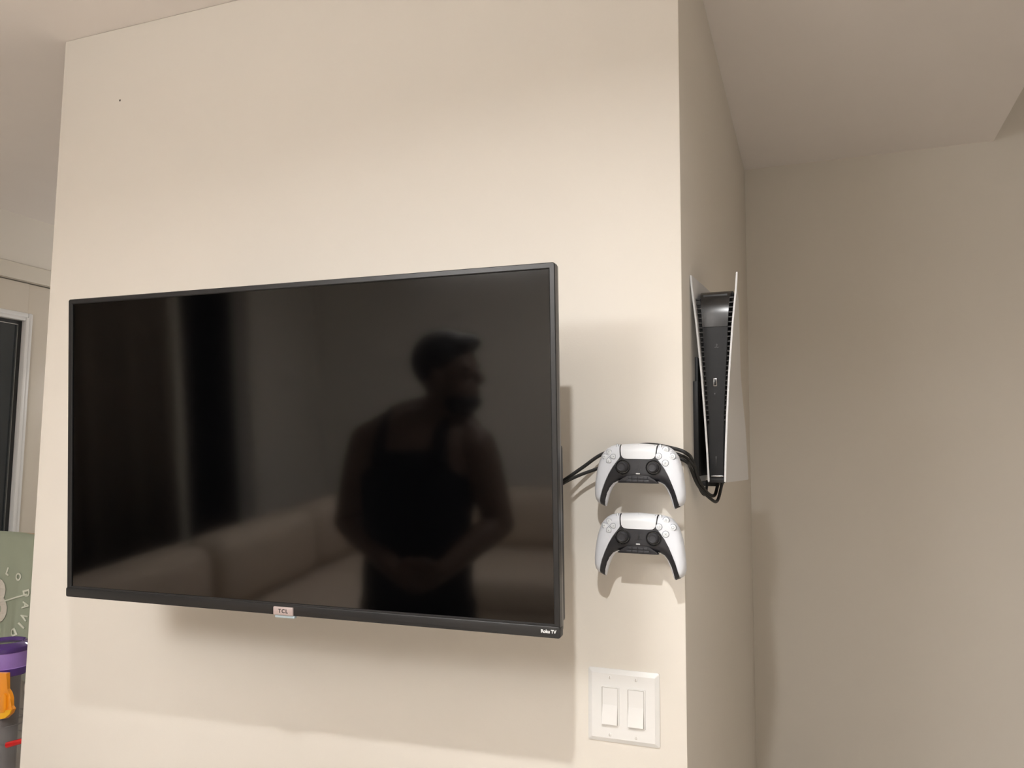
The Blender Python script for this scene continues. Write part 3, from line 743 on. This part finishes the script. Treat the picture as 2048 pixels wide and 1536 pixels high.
# curtain on the left wall (seen in the screen)
M_CURT = mat('curtain', (.46, .39, .31), .9, spec=.1, bump=.1, bscale=300, var=.08, vscale=6)
q = MB(); NX = 90; ra, rb = [], []
for i in range(NX+1):
    y = -2.72+1.5*i/NX; off = .05+.028*math.sin(i*.75)+.01*math.sin(i*1.9)
    ra.append(q.bm.verts.new((XLW+off, y, .03))); rb.append(q.bm.verts.new((XLW+off*.8, y, 2.25)))
for i in range(NX): q.bm.faces.new((ra[i], ra[i+1], rb[i+1], rb[i]))
bmesh.ops.solidify(q.bm, geom=list(q.bm.faces), thickness=.003)
ct = empty('curtain', (XLW, -1.97, 0), 'long brown curtain in folds on a rod along the side wall', 'curtain')
o = q.build('curtain_panel', M_CURT, None, angle=80); o.parent = ct; o.matrix_parent_inverse = ct.matrix_world.inverted()
MB().tube([(.05, -.85, 2.26), (.05, .85, 2.26)], .014, 12).build('rod', M_STEEL, ct)
for yy_ in (-.8, .8): MB().tube([(0, yy_, 2.26), (.05, yy_, 2.26)], .01, 10).build('rod_bracket', M_STEEL, ct)

# ------------------------------------------------------------------ person standing beside the camera (seen in the screen)
M_SKIN = mat('skin', (.20, .125, .09), .5, sss=.1, var=.05, vscale=12)
M_TANK = mat('tank top', (.010, .010, .013), .85, spec=.2, bump=.1, bscale=500)
M_PANTS = mat('dark trousers', (.010, .010, .011), .85, spec=.2, bump=.1, bscale=400)
M_HAIR = mat('hair', (.010, .009, .010), .6, bump=.4, bscale=220)
M_SHOE = mat('shoe', (.03, .03, .03), .5, var=.05)
pe = empty('person', (-.90, -1.38, 0), 'person in a black tank top and dark trousers standing with hands clasped', 'person')
def remesh(mb, name, m, vox, it=3):
    bmesh.ops.recalc_face_normals(mb.bm, faces=mb.bm.faces)
    me = bpy.data.meshes.new(name); mb.bm.to_mesh(me); mb.bm.free()
    t = bpy.data.objects.new(name+'_src', me); C.objects.link(t)
    md = t.modifiers.new('r', 'REMESH'); md.mode = 'VOXEL'; md.voxel_size = vox
    ms = t.modifiers.new('s', 'SMOOTH'); ms.factor = .5; ms.iterations = it
    bpy.context.view_layer.update()
    m2 = bpy.data.meshes.new_from_object(t.evaluated_get(bpy.context.evaluated_depsgraph_get()))
    bpy.data.objects.remove(t); bpy.data.meshes.remove(me)
    m2.name = name; m2.materials.clear(); m2.materials.append(m)
    for p_ in m2.polygons: p_.use_smooth = True
    o = bpy.data.objects.new(name, m2); C.objects.link(o); o.parent = pe; o.matrix_parent_inverse = pe.matrix_world.inverted()
    return o
BY = -1.38
torso = [(-.905, BY, .80, .165, .115), (-.900, BY, .90, .170, .120), (-.893, BY+.005, .98, .165, .118), (-.888, BY+.008, 1.06, .165, .118), (-.882, BY+.008, 1.14, .175, .120), (-.876, BY+.005, 1.22, .188, .120), (-.872, BY, 1.30, .190, .112), (-.868, BY-.004, 1.345, .175, .096), (-.858, BY-.006, 1.385, .140, .080), (-.83, BY-.004, 1.418, .085, .064)]
HD = Vector((-.765, BY+.012, 1.520))
SHL, ELL, WRL = Vector((-1.052, BY, 1.306)), Vector((-1.150, BY-.01, 1.045)), Vector((-.900, BY+.165, .945))
SHR, ELR, WRR = Vector((-.690, BY, 1.292)), Vector((-.625, BY-.02, 1.055)), Vector((-.745, BY+.165, .945))
def limb(q, A, B, ra, rb, bulge=1.08, n=16):
    P = [A.lerp(B, t) for t in (0, .3, .6, 1)]; q.tube(P, [ra, (ra*.7+rb*.3)*bulge, (ra*.4+rb*.6)*bulge*.98, rb], n)
    q.ball(A, ra, 16); q.ball(B, rb, 16)
def hand(q, W, s_):
    """palm and five fingers, relaxed and closed over the other hand; s_=+1 points to +x"""
    d = Vector((s_*.92, .12, -.36)).normalized(); across = Vector((-s_*.36, .10, -.92)).normalized()
    nrm = Vector((0, 1, .1))
    palm = W + d*.045
    for t in (-.028, -.009, .010, .028): q.tube([W+across*t*.6, palm+across*t], [.014, .0125], 10); q.ball(palm+across*t, .0125, 10)
    for k, (t, L) in enumerate(((-.030, .066), (-.010, .076), (.010, .072), (.030, .056))):
        a = palm+across*t; b = a+d*L*.45+nrm*.006; c = b+d*L*.32-nrm*.012; e_ = c+d*L*.18-nrm*.016
        q.tube([a, b, c, e_], [.0100, .0095, .0088, .0075], 10)
        for p_, r_ in ((b, .0095), (c, .0088), (e_, .0075)): q.ball(p_, r_, 10)
    a = W+d*.018-across*.026; b = a+d*.022-across*.024+nrm*.008; c = b+d*.028-across*.006
    q.tube([a, b, c], [.0125, .0110, .0088], 10); q.ball(b, .0110, 10); q.ball(c, .0088, 10)
q = MB(); q.loft(torso, 28, p=2.3)
q.tube([(-.845, BY-.012, 1.36), (-.805, BY-.004, 1.42), (HD.x-.008, HD.y-.012, 1.46)], [.068, .058, .056], 18)
q.tube([(-.80, BY-.012, 1.430), (-.93, BY-.010, 1.392), (-1.045, BY, 1.325)], [.036, .046, .048], 14); q.tube([(-.80, BY-.012, 1.430), (-.745, BY-.010, 1.385), (-.695, BY, 1.312)], [.036, .044, .048], 14)
for A, B, W_, s_ in ((SHL, ELL, WRL, 1), (SHR, ELR, WRR, -1)):
    limb(q, A, B, .066, .046); limb(q, B, W_, .046, .029, 1.12); hand(q, W_, s_)
for s_ in (-1, 1):
    hip = Vector((-.903+s_*.085, BY, .82)); kn = Vector((-.905+s_*.105, BY+.012, .47)); an = Vector((-.905+s_*.115, BY-.012, .09))
    limb(q, hip, kn, .090, .058); limb(q, kn, an, .058, .038, 1.1)
# head turned towards +x
q.ball(HD+Vector((-.006, 0, .022)), (.098, .078, .098), 28)
q.ball(HD+Vector((.030, 0, -.052)), (.066, .058, .062), 22)
q.ball(HD+Vector((.070, 0, -.098)), (.026, .030, .020), 14)
q.tube([HD+Vector((.084, 0, .022)), HD+Vector((.112, 0, -.022)), HD+Vector((.090, 0, -.030))], [.010, .014, .012], 10)
q.ball(HD+Vector((.106, 0, -.022)), .013, 12)
for s_ in (-1, 1):
    q.ball(HD+Vector((.078, s_*.030, .022)), (.016, .026, .010), 12)        # brow
    q.ball(HD+Vector((.078, s_*.033, .002)), (.012, .014, .009), 12)        # eye
    q.ball(HD+Vector((-.010, s_*.080, -.008)), (.020, .009, .032), 12)      # ear
q.ball(HD+Vector((.092, 0, -.060)), (.010, .024, .006), 10); q.ball(HD+Vector((.090, 0, -.072)), (.010, .022, .006), 10)
remesh(q, 'body', M_SKIN, .0055, 4)
# hair, beard
q = MB(); q.ball(HD+Vector((-.016, 0, .042)), (.104, .086, .096), 28); q.ball(HD+Vector((.060, .0, .092)), (.048, .062, .030), 18)
hb = q.bm
bmesh.ops.bisect_plane(hb, geom=hb.verts[:]+hb.edges[:]+hb.faces[:], plane_co=HD+Vector((.055, 0, .050)), plane_no=Vector((.62, 0, -.78)), clear_outer=True)
bmesh.ops.holes_fill(hb, edges=hb.edges[:]); remesh(q, 'hair', M_HAIR, .006, 2)
q = MB(); q.ball(HD+Vector((.044, 0, -.082)), (.060, .063, .048), 22); hb = q.bm
bmesh.ops.bisect_plane(hb, geom=hb.verts[:]+hb.edges[:]+hb.faces[:], plane_co=HD+Vector((.05, 0, -.066)), plane_no=Vector((.25, 0, .97)), clear_outer=True)
bmesh.ops.holes_fill(hb, edges=hb.edges[:]); remesh(q, 'beard', M_HAIR, .006, 2)
# clothes
q = MB(); q.loft([(cx, cy, z, rx_+.010, ry_+.010) for cx, cy, z, rx_, ry_ in torso[:5]] + [(-.878, BY+.005, 1.20, .192, .132), (-.874, BY, 1.25, .172, .130), (-.870, BY, 1.295, .130, .122)], 28, p=2.3)
for xs_, xt in ((-.965, -.965), (-.772, -.768)):
    q.tube([(xs_, BY+.100, 1.25), (xt, BY+.078, 1.345), (xt+.006, BY+.005, 1.410), (xt, BY-.085, 1.345), (xs_, BY-.112, 1.25)], [.032, .022, .020, .022, .032], 12)
remesh(q, 'tank_top', M_TANK, .007, 3)
q = MB(); q.loft([(-.905, BY, .72, .185, .130), (-.904, BY, .80, .182, .132), (-.902, BY, .90, .178, .130), (-.900, BY, .93, .176, .128)], 28, p=2.4)
for s_ in (-1, 1):
    q.tube([(-.903+s_*.088, BY, .80), (-.905+s_*.098, BY+.006, .62), (-.905+s_*.105, BY+.012, .47), (-.905+s_*.112, BY, .25), (-.905+s_*.115, BY-.008, .08)], [.108, .096, .080, .068, .062], 18)
remesh(q, 'trousers', M_PANTS, .008, 3)
for s_ in (-1, 1):
    q = MB(); x = -.905+s_*.118
    q.loft([(x, BY+.045, 0, .045, .130), (x, BY+.045, .03, .047, .132), (x, BY+.025, .065, .042, .100), (x, BY-.015, .10, .040, .055)], 20, p=2.4)
    o = q.build('shoe', M_SHOE); o.parent = pe; o.matrix_parent_inverse = pe.matrix_world.inverted()
